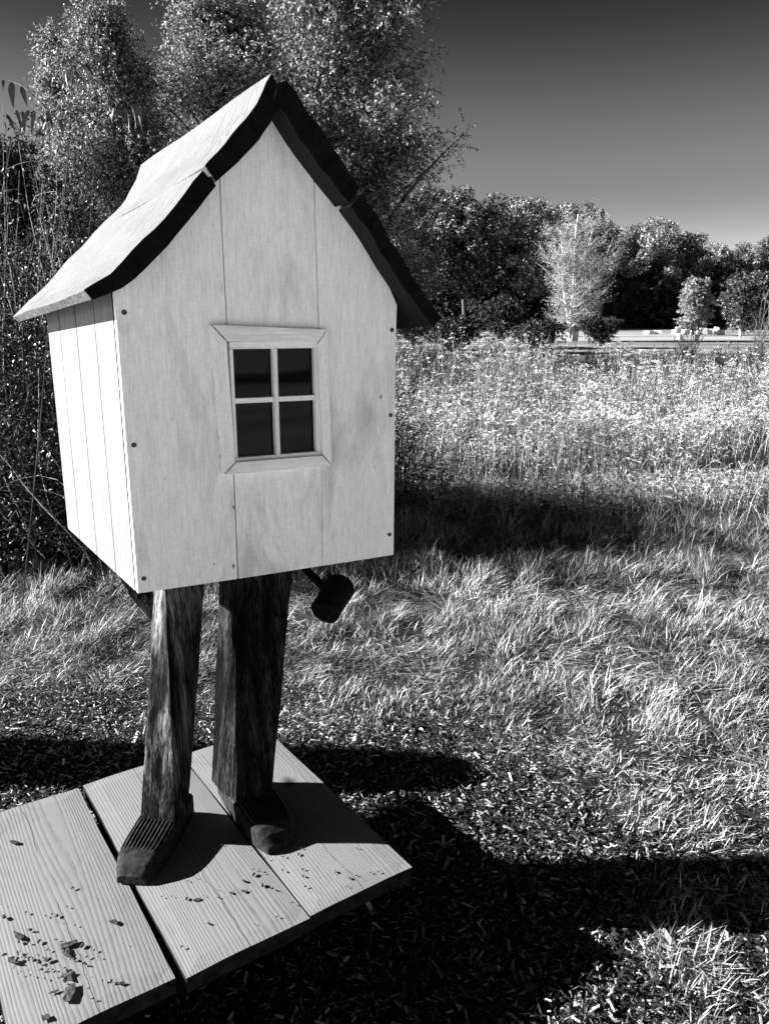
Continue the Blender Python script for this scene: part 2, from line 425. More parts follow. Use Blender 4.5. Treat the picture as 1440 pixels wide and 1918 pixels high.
# meadow of tall weeds
def meadow():
    VV, QQ, TT, off = [], [], [], 0
    S, FV, FQ, foff = [], [], [], 0
    def add(V, Q, T):
        nonlocal off
        VV.append(V); QQ.append(Q+off); TT.append(T+off); off += len(V)
    # stems with their leaves; four belts of falling density
    heads = []
    for (y0, y1, dens, hm, lv, hw) in ((5.6, 8.0, 210, .32, 20, 1.0), (8.0, 12, 115, .52, 22, 1.3), (12, 19, 42, .82, 20, 1.8), (19, 31, 18, 1.12, 18, 2.6)):
        yc = (y0+y1)/2
        xa, xb = -.12*yc-.5, .54*yc+.9
        n = int((xb-xa)*(y1-y0)*dens)
        x = rng.uniform(xa, xb, n); y = rng.uniform(y0, y1, n)
        k = rng.uniform(0,1,n) < .62+.38*field(x, y, 41, 2.2)
        k &= y > 6.3 + .5*field(x, x*0, 43, 2.5) - .12*x
        x, y = x[k], y[k]; n = len(x)
        H = hm*rng.uniform(.6, 1.15, n)*(1+.33*field(x, y, 42, 2.0))*np.where(x > .22*y, 1 - .30*(y > 12), 1.0)
        yaw = rng.uniform(0, 6.283, n)
        lean = np.abs(rng.normal(.1, .13, n))
        V, Q, T = blades(x, y, H, np.full(n, .0045*hw), yaw, lean, rng.uniform(0,.35,n)); add(V, Q, T)
        top = V.reshape(n, 5, 3)[:,4]; bot = V.reshape(n,5,3)[:,0]
        # leaves up the stem
        f = rng.uniform(.12, 1, (n, lv))
        P = bot[:,None]*(1-f[...,None]) + top[:,None]*f[...,None]
        P = P.reshape(-1,3); m_ = len(P)
        a_ = rng.uniform(0,6.283,m_); D_ = np.stack([np.cos(a_), np.sin(a_), rng.normal(.1,.7,m_)], -1)
        V, Q = leaf_quads(P, D_, rng.uniform(.03,.095,m_)*(.7+.3*hw), rng.uniform(.004,.012,m_)*hw); add(V, Q, np.zeros((0,3),int))
        # flower heads: flat-topped sprays of little discs
        if y0 > 7:
            hk = rng.uniform(0,1,n) < .5+.6*field(x, y, 44, 2.6)
            tp = top[hk]; nh = len(tp); c = 13
            rr = rng.uniform(0, 1, (nh, c))**.5*.055*(.6+.4*hw); aa = rng.uniform(0, 6.283, (nh, c))
            C = tp[:,None] + np.stack([rr*np.cos(aa), rr*np.sin(aa), rng.normal(0,.012,(nh,c)) - rr*.35], -1)
            heads.append((C.reshape(-1,3), .0085*(.5+.5*hw)))
        # dry upright grass in between
        m2 = int(n*2.2); j = rng.integers(0, n, m2)
        V, Q, T = blades(x[j]+rng.normal(0,.2,m2), y[j]+rng.normal(0,.2,m2), H[j]*rng.uniform(.6,1.25,m2), np.full(m2,.0035*hw), rng.uniform(0,6.283,m2),
                         np.abs(rng.normal(0,.18,m2)), rng.uniform(0,.8,m2)); add(V, Q, T)
    m = mat_leaf('weed_leaf', [(0,.012),(.35,.09),(.6,.36),(.87,.66),(1,.82)], .35, .6, .25, patch=(1.6, .38))
    o = mesh_np('meadow_weeds', np.concatenate(VV), np.concatenate(QQ), np.concatenate(TT), mat=m)
    tag(o, 'tall leafy weeds filling the sunny meadow behind the mown grass', 'meadow weeds', kind='stuff')
    for C, s in heads:
        n = len(C); a = rng.uniform(0, 6.283, n); ss = s*rng.uniform(.6, 1.5, n)
        tx, ty = rng.normal(0,.45,n), rng.normal(0,.45,n)
        q = []
        for k in range(4):
            b = a + k*np.pi/2; dx, dy = ss*np.cos(b), ss*np.sin(b)*.8
            q.append(np.stack([C[:,0]+dx, C[:,1]+dy, C[:,2]+dx*tx+dy*ty], -1))
        FV.append(np.stack(q, 1).reshape(-1,3)); FQ.append(np.arange(n*4).reshape(-1,4)+foff); foff += n*4
    m = mat_leaf('dry_flower', [(0,.5),(.5,.75),(1,.88)], .3, .8, .1)
    o = mesh_np('meadow_flowers', np.concatenate(FV), np.concatenate(FQ), mat=m)
    tag(o, 'pale dried flower heads scattered over the meadow weeds', 'wildflowers', kind='stuff')
meadow()

# ---------------------------------------------------------------- leafy cover of trees
def leaf_quads_n(C, Nn, L, W):
    """leaf clumps at C facing along Nn"""
    n = len(C); Nn = Nn/(np.linalg.norm(Nn,axis=1)[:,None]+1e-9)
    r = rng.normal(0,1,(n,3)); T = np.cross(Nn, r); T /= np.linalg.norm(T,axis=1)[:,None]+1e-9; B = np.cross(Nn, T)
    L = L[:,None]; W = W[:,None]
    V = np.stack([C-T*L/2, C+B*W/2-T*L*.1, C+T*L/2, C-B*W/2+T*L*.15], 1).reshape(-1,3)
    return V, np.arange(n*4).reshape(-1,4)

def feather_tree(name, base, H, Rad, prof, n_twig, leaves, L, W, mat_l, mat_b, label, cat, group, seed, droop=.6, low=.04):
    """tree whose crown is made of ascending boughs carrying drooping twigs of narrow leaves"""
    r = np.random.default_rng(seed); t = empty(name, base)
    paths, rads = [], []
    k = 14; zz = np.linspace(0, H*.86, k)
    tr = np.stack([.25*np.sin(zz*.5+seed)*zz/H, .2*np.cos(zz*.4+seed)*zz/H, zz], -1)
    paths.append(tr); rads.append(np.linspace(.02*H, .01, k))
    V, Q = tubes(paths, rads, 7); o = mesh_np('trunk', V, Q, mat=mat_b, parent=t, smooth=True)
    nb = 230
    paths, rads, tips = [], [], []
    for i in range(nb):
        f = r.uniform(low, .97)**.9; z0 = f*H*.86; a = r.uniform(0, 6.283)
        rad = Rad*prof(min(f+.08, .97))*r.uniform(.55, 1.0)*(1+.22*math.sin(3*a+seed)+.15*math.sin(5*a+7*f+seed))
        s = np.linspace(0,1,7); p0 = np.array([np.interp(z0, tr[:,2], tr[:,0]), np.interp(z0, tr[:,2], tr[:,1]), z0])
        rise = rad*r.uniform(.5,1.1)*(1+f)
        P = p0 + np.stack([np.cos(a)*rad*s, np.sin(a)*rad*s, rise*(s**.8) - .25*rad*s**3], -1) + r.normal(0,.02*rad,(7,3))*s[:,None]
        P[:,2] = np.minimum(P[:,2], H*1.0)
        paths.append(P); rads.append(np.linspace(.008*H*(1-f)+.012, .006, 7)); tips.append(P)
    V, Q = tubes(paths, rads, 4); mesh_np('boughs', V, Q, mat=mat_b, parent=t)
    # twigs
    TP = np.array(tips); j = r.integers(0, nb, n_twig); s = r.beta(2.2, 1.1, n_twig)*6
    i0 = np.clip(s.astype(int), 0, 5); fr = (s-i0)[:,None]
    st = TP[j,i0]*(1-fr)+TP[j,i0+1]*fr + r.normal(0, .07*Rad, (n_twig,3))
    outw = st.copy(); outw[:,2] = 0; outw /= np.linalg.norm(outw,axis=1)[:,None]+1e-6
    d = outw*.5 + r.normal(0,.55,(n_twig,3)); d[:,2] += .5
    d /= np.linalg.norm(d,axis=1)[:,None]; tl = r.uniform(.25,.75,n_twig)*(.09*H)**.5
    u = r.uniform(0.05,1,(n_twig,leaves))
    C = st[:,None]+d[:,None]*(u*tl[:,None])[...,None]; C[...,2] -= droop*(u**2)*tl[:,None]
    C = C + r.normal(0,.02,C.shape); C[...,2] = np.maximum(C[...,2], .05); C = C.reshape(-1,3)
    Dv = np.repeat(d,leaves,0)*.5 + r.normal(0,.6,C.shape); Dv[:,2] -= droop*.9
    n = len(C); V, Tr = leaf_tris(C, Dv, L*r.uniform(.6,1.3,n), W*1.25*r.uniform(.6,1.3,n))
    mesh_np('crown', V, None, Tr, mat=mat_l, parent=t)
    tag(t, label, cat, group)
    return t

M['bark'] = mat_noise('bark', .03, .12, 12, st=(1,1,.2), bd=.02)
M['twig_grey'] = mat_noise('twig_grey', .15, .35, 12)
M['bark_pale'] = mat_noise('bark_pale', .25, .5, 12, st=(1,1,.2))
M['willow_leaf'] = mat_leaf('willow_leaf', [(0,.01),(.38,.07),(.68,.30),(1,.65)], .25, .45, .4, patch=(1.5,.35))
M['thicket_leaf'] = mat_leaf('thicket_leaf', [(0,.003),(.6,.012),(.85,.06),(1,.4)], .15, .45, .4)
M['far_leaf'] = mat_leaf('far_leaf', [(0,.008),(.5,.03),(.78,.11),(1,.32)], .05, .6, .2)
M['far_leaf_dark'] = mat_leaf('far_leaf_dark', [(0,.004),(.5,.014),(1,.06)], .1, .6, .2)
M['far_leaf_pale'] = mat_leaf('far_leaf_pale', [(0,.02),(.5,.10),(1,.42)], .05, .6, .2)
M['bare_leaf'] = mat_leaf('bare_leaf', [(0,.12),(.5,.35),(1,.65)], .3, .6, .2)

G1 = 'feathery trees behind the little house'
def P_(u, Y): return (at(u, 610, Y).x, Y, float(gz(Y)))
oval = lambda f: math.sin(math.pi*min(1, (f*.86+.12)))**.75
feather_tree('willow_tree', P_(668, 27), 15.8, 3.15, lambda f: (math.sin(math.pi*(.12+.80*f))**.5)*(1.1-.3*f), 21500, 9, .115, .038, M['willow_leaf'], M['bark'],
             'broad feathery tree rising past the top of the photo right behind the roof ridge', 'tree', G1, 3, low=.02)
feather_tree('willow_tree', P_(430, 28), 13.4, 3.5, lambda f: (1-f)**.4*min(1,.6+2*f), 16500, 9, .11, .034, M['willow_leaf'], M['bark'],
             'feathery tree between the broad tree and the slim spired one, above the left roof slope', 'tree', G1, 4)
feather_tree('willow_tree', P_(238, 26), 12.3, 2.75, lambda f: (1-f)**.5*min(1,.7+2*f), 14500, 9, .105, .033, M['willow_leaf'], M['bark'],
             'slim feathery tree with a pointed top left of the house roof', 'tree', G1, 5)
feather_tree('willow_tree', P_(165, 27), 12.2, 1.4, lambda f: (1-f)**.5*min(1,.6+2*f), 7000, 9, .12, .035, M['willow_leaf'], M['bark'],
             'narrow spire-like feathery tree, leftmost with its tip in the open sky', 'tree', G1, 6)
feather_tree('willow_tree', P_(-75, 24), 10.0, 2.5, lambda f: (1-f)**.5*min(1,.8+2*f), 9000, 9, .13, .04, M['willow_leaf'], M['bark'],
             'feathery tree cut off by the left edge of the photo', 'tree', G1, 8)

feather_tree('willow_tree', P_(15, 19), 6.2, 2.6, lambda f: (1-f)**.45*min(1,.8+2*f), 9000, 9, .10, .035, M['far_leaf_dark'], M['bark'],
             'low dark tree rising behind the tangled shrubs at the far left', 'tree', G1, 9)
# two more of them stand behind the camera and show in the window panes
src = [o for o in bpy.data.objects if o.name.startswith('willow_tree')]
for i,(x, y, lab) in enumerate(((10.5, -13.5, 'feathery tree behind the camera, a dark shape mirrored in the window panes'), (14.5, -9.0, 'second feathery tree behind the camera, right of the mirrored dark one'))):
    b = src[i+1].copy(); COL.objects.link(b); b.location = (x, y, 0); tag(b, lab)
    b['group'] = 'trees behind the camera'
    for ch in src[i+1].children: c_ = ch.copy(); COL.objects.link(c_); c_.parent = b

# thicket left of the house
def thicket(name, cx, cy, rx, ry, H, nst, nl, seed, label):
    r = np.random.default_rng(seed); t = empty(name, (cx, cy, 0))
    paths, rads = [], []
    for i in range(nst):
        x0, y0 = r.uniform(-rx, rx), r.uniform(-ry, ry)
        h = H*r.uniform(.45,1.05)*(1-.25*abs(x0)/rx); a = r.uniform(0,6.283); ln = r.uniform(.1,.7)
        s = np.linspace(0,1,7)
        P = np.stack([x0+np.cos(a)*ln*s**1.5+.06*np.sin(5*s+i), y0+np.sin(a)*ln*s**1.5+.05*np.cos(4*s+i), h*s-(.25*h*ln)*s**3], -1)
        paths.append(P); rads.append(np.linspace(r.uniform(.004,.011), .0015, 7))
        for k in range(r.integers(5,11)):
            q = r.uniform(.2,.95); p0 = P[int(q*6)]; a2 = r.uniform(0,6.283); l2 = r.uniform(.15,.6)
            s2 = np.linspace(0,1,5); up = r.uniform(-.4,1.0)
            paths.append(p0+np.stack([np.cos(a2)*l2*s2, np.sin(a2)*l2*s2, up*l2*s2-.3*l2*s2**2],-1)+r.normal(0,.012,(5,3))*s2[:,None])
            rads.append(np.linspace(.0032,.001,5))
    V,Q = tubes(paths, rads, 3)
    m = mat_leaf('thicket_twig', [(0,.005),(.6,.03),(.85,.16),(1,.6)], 0, .7, .2)
    o = mesh_np('stems', V, Q, mat=m, parent=t)
    j = r.integers(0, len(paths), nl); s = r.uniform(0.2,1,nl)
    C = np.array([paths[a][min(int(b*(len(paths[a])-1)), len(paths[a])-1)] for a,b in zip(j,s)]) + r.normal(0,.045,(nl,3))
    C[:,2] = np.maximum(C[:,2], .02)
    D = r.normal(0,.7,(nl,3)); D[:,2] -= .5
    V,Tr = leaf_tris(C, D, r.uniform(.017,.040,nl), r.uniform(.007,.017,nl))
    mesh_np('foliage', V, None, Tr, mat=M['thicket_leaf'], parent=t)
    tag(t, label, 'shrub', 'tangled shrubs left of the house')
thicket('shrub', -2.9, 5.9, 1.05, .65, 3.3, 280, 85000, 11, 'dark tangled twiggy shrub at the left edge of the photo')
thicket('shrub', -1.6, 6.2, .8, .65, 2.75, 220, 65000, 12, 'dark tangled twiggy shrub close beside the left wall of the little house')
thicket('shrub', -2.25, 5.25, .95, .4, 1.5, 160, 45000, 14, 'dark knee-high shrub in front of the tall tangled ones, low left')
thicket('shrub', -.35, 6.9, .6, .5, 1.7, 90, 18000, 13, 'dark low shrub mostly hidden behind the little house')

# ---------------------------------------------------------------- far wood, lone trees, lawn, blocks
def blob_crown(seed, H, Rw, n, mat, conifer=False, size=.33, lowf=.22):
    r = np.random.default_rng(seed); C = []; Nn = []
    if conifer:
        z = r.uniform(.08,1,n); a = r.uniform(0,6.283,n); rad = Rw*(1-z)**.8*(.75+.25*np.sin(z*60))*r.uniform(.6,1,n)
        C = np.stack([np.cos(a)*rad, np.sin(a)*rad, z*H],-1); D = np.stack([np.cos(a), np.sin(a), -.3+0*a],-1)+r.normal(0,.4,(n,3))
    else:
        nb = 60; zc = r.uniform(lowf,.9,nb); aa = r.uniform(0,6.283,nb)
        pr = Rw*np.sin(np.pi*np.clip((zc-lowf*.5)/(1.06-lowf*.5),0,1))**.6*r.uniform(.35,.85,nb)
        B = np.stack([np.cos(aa)*pr, np.sin(aa)*pr, zc*H],-1); br = Rw*r.uniform(.14,.32,nb)
        j = r.integers(0,nb,n); d = r.normal(0,1,(n,3)); d /= np.linalg.norm(d,axis=1)[:,None]; d[:,2] += .12
        C = B[j]+d*(br[j]*r.uniform(.6,1.12,n))[:,None]*np.array([1,1,.8]); D = d+r.normal(0,.42,(n,3))
    V,Q = leaf_quads_n(C, D, size*r.uniform(.5,1.5,n), size*.8*r.uniform(.5,1.3,n))
    return mesh_np('crown', V, Q, mat=mat, link=False).data
def trunk_mesh(seed, H, r0):
    r = np.random.default_rng(seed); z = np.linspace(0,H*.85,8)
    paths = [np.stack([.3*np.sin(z*.3+seed), .3*np.cos(z*.25+seed), z],-1)]; rads = [np.linspace(r0,r0*.3,8)]
    for i in range(9):
        f = r.uniform(.3,.8); a = r.uniform(0,6.283); l = H*.22; s = np.linspace(0,1,5); p = np.array([paths[0][int(f*7)][0], paths[0][int(f*7)][1], f*H*.85])
        paths.append(p+np.stack([np.cos(a)*l*s, np.sin(a)*l*s, l*.9*s],-1)); rads.append(np.linspace(r0*.35,.04,5))
    V,Q = tubes(paths, rads, 5); return mesh_np('trunk', V, Q, mat=M['bark'], smooth=True, link=False).data
kinds = [
    ('broadleaf_tree', blob_crown(1,18,6.2,22000,M['far_leaf']), trunk_mesh(1,18,.35), 'rounded grey leafy tree'),
    ('broadleaf_tree', blob_crown(2,18,7,22000,M['far_leaf_pale']), trunk_mesh(2,18,.35), 'pale sunlit leafy tree'),
    ('broadleaf_tree', blob_crown(3,18,5.2,22000,M['far_leaf']), trunk_mesh(3,18,.3), 'upright mid grey leafy tree'),
    ('pine_tree', blob_crown(4,18,3.8,8000,M['far_leaf_dark'],True), trunk_mesh(4,18,.3), 'dark pointed conifer'),
]
GW = 'trees of the far wood'
# (photo column, distance, top row in the photo, kind, where)
wood = [(770,92,400,2,'half hidden behind the right eave of the little house'),
        (822,100,352,0,'just right of the broad feathery tree'),
        (876,96,346,2,'at the tall left end of the far wood'),
        (925,104,378,0,'second from the tall left end of the far wood'),
        (975,98,372,1,'with a bright crown left of the bare pale tree'),
        (1030,106,372,1,'right behind the top of the bare pale tree, on its left'),
        (1078,112,384,0,'directly behind the top of the bare pale tree'),
        (1128,104,402,3,'poking up just right of the bare pale tree'),
        (1165,110,420,0,'in the gap right of the dark conifer tip'),
        (1212,104,410,1,'tallest right of the bare pale tree'),
        (1258,112,436,0,'left of the notch in the far treeline'),
        (1282,104,428,2,'rising over the small pale bush'),
        (1330,110,456,1,'above the white blocks in the field'),
        (1375,108,468,0,'low beside the notch in the treeline near the right edge'),
        (1432,100,440,2,'dark and tall at the right edge of the photo'),
        (1490,104,430,0,'cut off by the right edge of the photo')]
protos = {}
def put_tree(u, Y, vtop, k, label, group=GW, wscale=1.0):
    name, cm, tm, desc = kinds[k]
    top = at(u, vtop, Y); s = (top.z-float(gz(Y)))/17.2
    if k not in protos:
        t = empty(name); c = bpy.data.objects.new('crown', cm); q = bpy.data.objects.new('trunk', tm)
        for o in (c, q): COL.objects.link(o); o.parent = t
        protos[k] = (t, c, q)
    else:
        t0, c0, q0 = protos[k]; t = t0.copy(); COL.objects.link(t)
        for s0 in (c0, q0): d = s0.copy(); COL.objects.link(d); d.parent = t
    t.location = (top.x, Y, float(gz(Y))); t.scale = (s*wscale, s*wscale, s); t.rotation_euler = (0,0,u*1.7)
    tag(t, label, 'tree', group); return t
for (u, Y, v, k, where) in wood:
    put_tree(u, Y, v, k, kinds[k][3] + ' ' + where)
second = [(750,122,430,0),(800,120,410,2),(850,124,400,3),(900,122,410,0),(950,124,412,2),(1000,124,420,0),(1050,126,425,3),(1100,124,430,0),(1150,124,440,2),(1195,126,450,3),
          (1240,124,455,0),(1300,126,465,2),(1350,124,480,3),(1400,126,485,0),(1460,122,470,2)]
behind = ['behind the eave of the house', 'behind the left end of the wood', 'in the back row under the tall left end', 'in the back row below the first high crowns', 'in the back row left of the bare pale tree',
          'in the back row beside the bare pale tree', 'in the back row hidden by the bare pale tree', 'in the back row right behind the bare pale tree', 'in the back row right of the conifer tip',
          'in the back row far left of the white blocks', 'in the back row left of the small pale tree', 'in the back row above the small pale tree', 'in the back row above the white blocks',
          'in the back row under the notch of the treeline', 'in the back row at the right edge']
for (u, Y, v, k), wh in zip(second, behind):
    put_tree(u, Y, v, k, kinds[k][3] + ' ' + wh, 'back row of the far wood', 1.25)
# dark underwood under the far trees
def underwood():
    n = 30000; x = rng.uniform(0, 62, n); y = 100+rng.uniform(-3, 22, n)+.0*x; z = 1.3+rng.uniform(0,1,n)**.8*(4.5+1.5*field(x,y,61,9))
    V,Q = leaf_quads(np.stack([x,y,z],-1), rng.normal(0,1,(n,3)), rng.uniform(.4,1.1,n), rng.uniform(.3,.8,n))
    o = mesh_np('underwood', V, Q, mat=M['far_leaf_dark']); tag(o, 'dark underwood filling the foot of the far wood', 'underwood', kind='stuff')
underwood()

def bare_tree():
    t = empty('bare_tree', P_(1072, 56)); r = np.random.default_rng(77); paths, rads, tw = [], [], []
    H = 8.5
    for j,(dx,dy) in enumerate(((0,0),(.45,.1),(-.5,.15),(.95,-.1),(-.2,-.3))):
        s = np.linspace(0,1,12); st = np.stack([dx*.3+dx*2.2*s**1.3+.12*np.sin(6*s+j), dy*2*s, H*(1-.06*j)*s],-1)
        paths.append(st); rads.append(np.linspace(.20-.015*j,.05,12))
        for i in range(52):
            f = r.uniform(.08,.97); a = r.uniform(0,6.283); k = f*11; p0 = st[int(k)]*(1-k%1)+st[min(int(k)+1,11)]*(k%1)
            l = 2.25*math.sin(math.pi*(.14+.80*f))**.6*r.uniform(.35,1.05)*(1-.5*max(0,f-.6)); q = np.linspace(0,1,7)
            up = r.uniform(.35,1.0)*(1 if f > .35 else .5)
            P = p0+np.stack([np.cos(a)*l*q, np.sin(a)*l*q, l*up*q**1.2],-1)+r.normal(0,.05,(7,3))*q[:,None]
            paths.append(P); rads.append(np.linspace(.035*(1-f)+.015,.006,7))
            for m in range(9):
                g = r.uniform(.25,1); p1 = P[int(g*6)]; a2 = a+r.normal(0,.9); l2 = r.uniform(.3,.9); q2 = np.linspace(0,1,3)
                tp = p1+np.stack([np.cos(a2)*l2*q2, np.sin(a2)*l2*q2, l2*r.uniform(.1,.9)*q2],-1); tw.append(tp)
    V,Q = tubes(paths, rads, 5); mesh_np('trunk', V, Q, mat=M['bark_pale'], parent=t, smooth=True)
    V,Q = tubes(tw, [np.array([.014,.01,.006])]*len(tw), 3); mesh_np('twigs', V, Q, mat=M['twig_grey'], parent=t)
    TW = np.array(tw); n = 26000; j = r.integers(0,len(TW),n); C = TW[j,2]+r.normal(0,.14,(n,3))
    V,Q = leaf_quads(C, r.normal(0,1,(n,3)), r.uniform(.05,.12,n), r.uniform(.02,.05,n)); mesh_np('crown', V, Q, mat=M['bare_leaf'], parent=t)
    tag(t, 'pale nearly bare tree standing alone before the dark far wood', 'tree')
bare_tree()

M['bush_leaf'] = mat_leaf('bush_leaf', [(0,.08),(.5,.22),(1,.45)], .3, .6, .2)
feather_tree('young_tree', P_(1298, 70), 5.0, 1.45, oval, 2200, 8, .22, .09, M['bush_leaf'], M['bark'],
             'small pale bushy tree standing over the white blocks in the field', 'tree', None, 21, .3)
feather_tree('young_tree', P_(1388, 62), 4.6, 1.9, oval, 1700, 8, .2, .08, M['far_leaf'], M['bark_pale'],
             'small open darker tree between the white blocks and the right edge', 'tree', None, 22, .2)
feather_tree('young_tree', P_(1128, 46), 1.5, 1.2, oval, 1100, 8, .14, .05, M['far_leaf_dark'], M['bark'],
             'dark low bush just right of the foot of the bare pale tree', 'bush', None, 23, .2)

for i,(u, Y, H, Rr, lab) in enumerate(((775, 44, 2.9, 2.2, 'dark bush just right of the house wall below the far wood'), (850, 39, 1.5, 2.3, 'broad dark bush beyond the meadow, second right of the house'),
        (935, 46, 2.4, 3.0, 'low wide dark bush beyond the middle of the meadow'), (1008, 41, 1.3, 1.9, 'dark bush beyond the meadow just left of the bare pale tree'))):
    feather_tree('dark_bush', P_(u, Y), H, Rr, lambda f: (1-f)**.8*(1+.3*math.sin(9*f)), 1500, 8, .15, .07, M['far_leaf_dark'], M['bark'], lab, 'bush', 'dark bushes along the far side of the meadow', 50+i, .2)
def bare_shrub(u, Y, H, seed, label):
    r = np.random.default_rng(seed); t = empty('bare_shrub', P_(u, Y)); paths, rads = [], []
    for i in range(26):
        a = r.uniform(0,6.283); l = r.uniform(.1,.55)*H*.6; h = H*r.uniform(.5,1); s = np.linspace(0,1,6)
        P = np.stack([np.cos(a)*l*s, np.sin(a)*l*s, h*s],-1)+r.normal(0,.03,(6,3))*s[:,None]; paths.append(P); rads.append(np.linspace(.014,.004,6))
        for k in range(7):
            p0 = P[r.integers(1,6)]; a2 = r.uniform(0,6.283); l2 = r.uniform(.15,.45); q = np.linspace(0,1,3)
            paths.append(p0+np.stack([np.cos(a2)*l2*q*.6, np.sin(a2)*l2*q*.6, l2*q],-1)); rads.append(np.linspace(.006,.003,3))
    V,Q = tubes(paths, rads, 3); mesh_np('stems', V, Q, mat=M['bark_pale'], parent=t)
    tag(t, label, 'shrub')
bare_shrub(1425, 24, 2.4, 31, 'bare twiggy shrub standing in the meadow at the right edge')
bare_shrub(1290, 26, 1.6, 32, 'small bare shrub in the meadow below the small pale tree')

# mown light field strip and white blocks
def block_field():
    spots = [(1262,642,.55,.5),(1268,630,.5,.9),(1281,640,.7,.5),(1296,628,.5,.4),(1308,643,.5,.55),(1315,636,.7,.7),(1325,641,.55,.55),(1333,634,.6,.5),(1340,642,.5,.7),(1348,637,.6,.5),
             (1230,640,.7,.35),(1215,636,1.0,.3),(1272,657,.4,.5),(1303,657,.35,.6)]
    where = ['small block left end of the pile under the pale tree', 'tallest block standing left under the small pale tree', 'wide block below the trunk of the small pale tree',
        'low block farthest back behind the pile', 'block left of the middle of the pile', 'broad tall block in the middle of the pile', 'squarish block just right of the broad tall one',
        'block leaning at the back right of the pile', 'upright block second from the right end', 'block at the right end of the pile',
        'low flat block alone left of the pile', 'long flat slab farthest left of the pile', 'small block alone in front of the pile', 'thin upright block alone in front of the pile']
    m = mat_noise('white_block', .6, .85, 3)
    for (u,v,ws,hs),wh in zip(spots, where):
        Y = (58 if v > 650 else 72) + random.uniform(-2,2); c = at(u, 640, Y)
        a = r_ = random.uniform(-.6,.6); e = ws/2; tp = [random.uniform(.75,1) for _ in range(4)]
        xs = [(-1,-1),(1,-1),(1,1),(-1,1)]
        vs = [(e*x, e*.7*y, 0) for x,y in xs]+[(e*x*.9, e*.65*y, hs*k) for (x,y),k in zip(xs,tp)]
        o = mesh_py('stone_block', vs, [(0,3,2,1),(4,5,6,7),(0,1,5,4),(1,2,6,5),(2,3,7,6),(3,0,4,7)], m, bevel=.03)
        o.location = (c.x, Y, float(gz(Y))); o.rotation_euler = (0,0,a)
        tag(o, 'white ' + wh, 'stone block', 'white blocks lying in the far field')
block_field()

# ---------------------------------------------------------------- plank platform
DZ = .27
def platform():
    yaw = math.atan2(.567,.824)
    t = empty('plank_platform', (.075, 1.702, 0), yaw)      # origin at its near right corner
    ends = [(-.301+.003, 0.0, .006, .852), (-.605, -.301-.003, 0.0, .862), (-.938, -.605-.016, .016, .858)]
    for (x0, x1, y0, y1) in ends:
        if x1 == .0: pass
        cx = (x0+x1)/2; h = (x1-x0)/2; th = .042
        nx, ny = 8, 24; V, F, MI = [], [], []
        gx = np.linspace(-h, h, nx); gy = np.linspace(y0, y1, ny)
        for side, z in ((1, 0), (0, -th)):
            for j, yy in enumerate(gy):
                for i, xx in enumerate(gx):
                    ex = .0014*math.sin(yy*11+x0*9) if i in (0, nx-1) else 0
                    ey = .0008*math.sin(xx*31+x0*5) if j in (0, ny-1) else 0
                    edge = -.0022 if side and (i in (0,nx-1) or j in (0,ny-1)) else 0
                    cup = .0018*math.cos(xx/h*2.2) if side else 0
                    V.append((xx+ex, yy+ey, z+edge+cup))
        nn = nx*ny
        for j in range(ny-1):
            for i in range(nx-1):
                a = j*nx+i; F.append((a, a+1, a+nx+1, a+nx)); MI.append(0)
                b = a+nn; F.append((b, b+nx, b+nx+1, b+1)); MI.append(1)
        def wall(ids):
            for a, b in zip(ids[:-1], ids[1:]): F.append((b, a, a+nn, b+nn)); MI.append(1)
        wall([i for i in range(nx-1,-1,-1)]); wall([j*nx+nx-1 for j in range(ny-1,-1,-1)]); wall([(ny-1)*nx+i for i in range(nx)]); wall([j*nx for j in range(ny)])
        F = [tuple(reversed(f)) if m and False else f for f, m in zip(F, MI)]
        o = mesh_py('plank', V, F, None, t, mats=[M['deck'], M['deck_side']], midx=MI, bevel=0)
        o.location = (cx, 0, DZ + (.0 if x0 > -.9 else -.002))
        import bmesh
        bm = bmesh.new(); bm.from_mesh(o.data); bmesh.ops.recalc_face_normals(bm, faces=bm.faces); bm.to_mesh(o.data); bm.free()
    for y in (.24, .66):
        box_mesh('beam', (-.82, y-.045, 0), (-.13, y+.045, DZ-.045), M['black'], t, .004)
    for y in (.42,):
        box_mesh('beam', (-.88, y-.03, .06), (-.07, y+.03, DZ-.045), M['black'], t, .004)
    tag(t, 'low platform of three wide weathered planks under the little house', 'platform')
    return t, yaw
plat, PY = platform()

# ---------------------------------------------------------------- the little house on legs
A = Vector((-.568, 1.678)); HY = math.atan2(.46872,.88335)
U0, W0 = .30, .30
d1 = Vector((math.cos(HY), math.sin(HY))); d2 = Vector((-math.sin(HY), math.cos(HY)))
cxy = A + d1*U0 + d2*W0
house = empty('little_house', (cxy.x, cxy.y, DZ), HY)
tag(house, 'crooked white wooden house standing on two post legs with shoes', 'little house')
BZ = .75                                     # underside of the box above the platform
def L(u, w_, z): return (u-U0, w_-W0, z+BZ)  # box coordinates -> house coordinates
SK = -.0746/.702                             # the side walls lean outward towards the back
WB = .702                                    # depth of the box

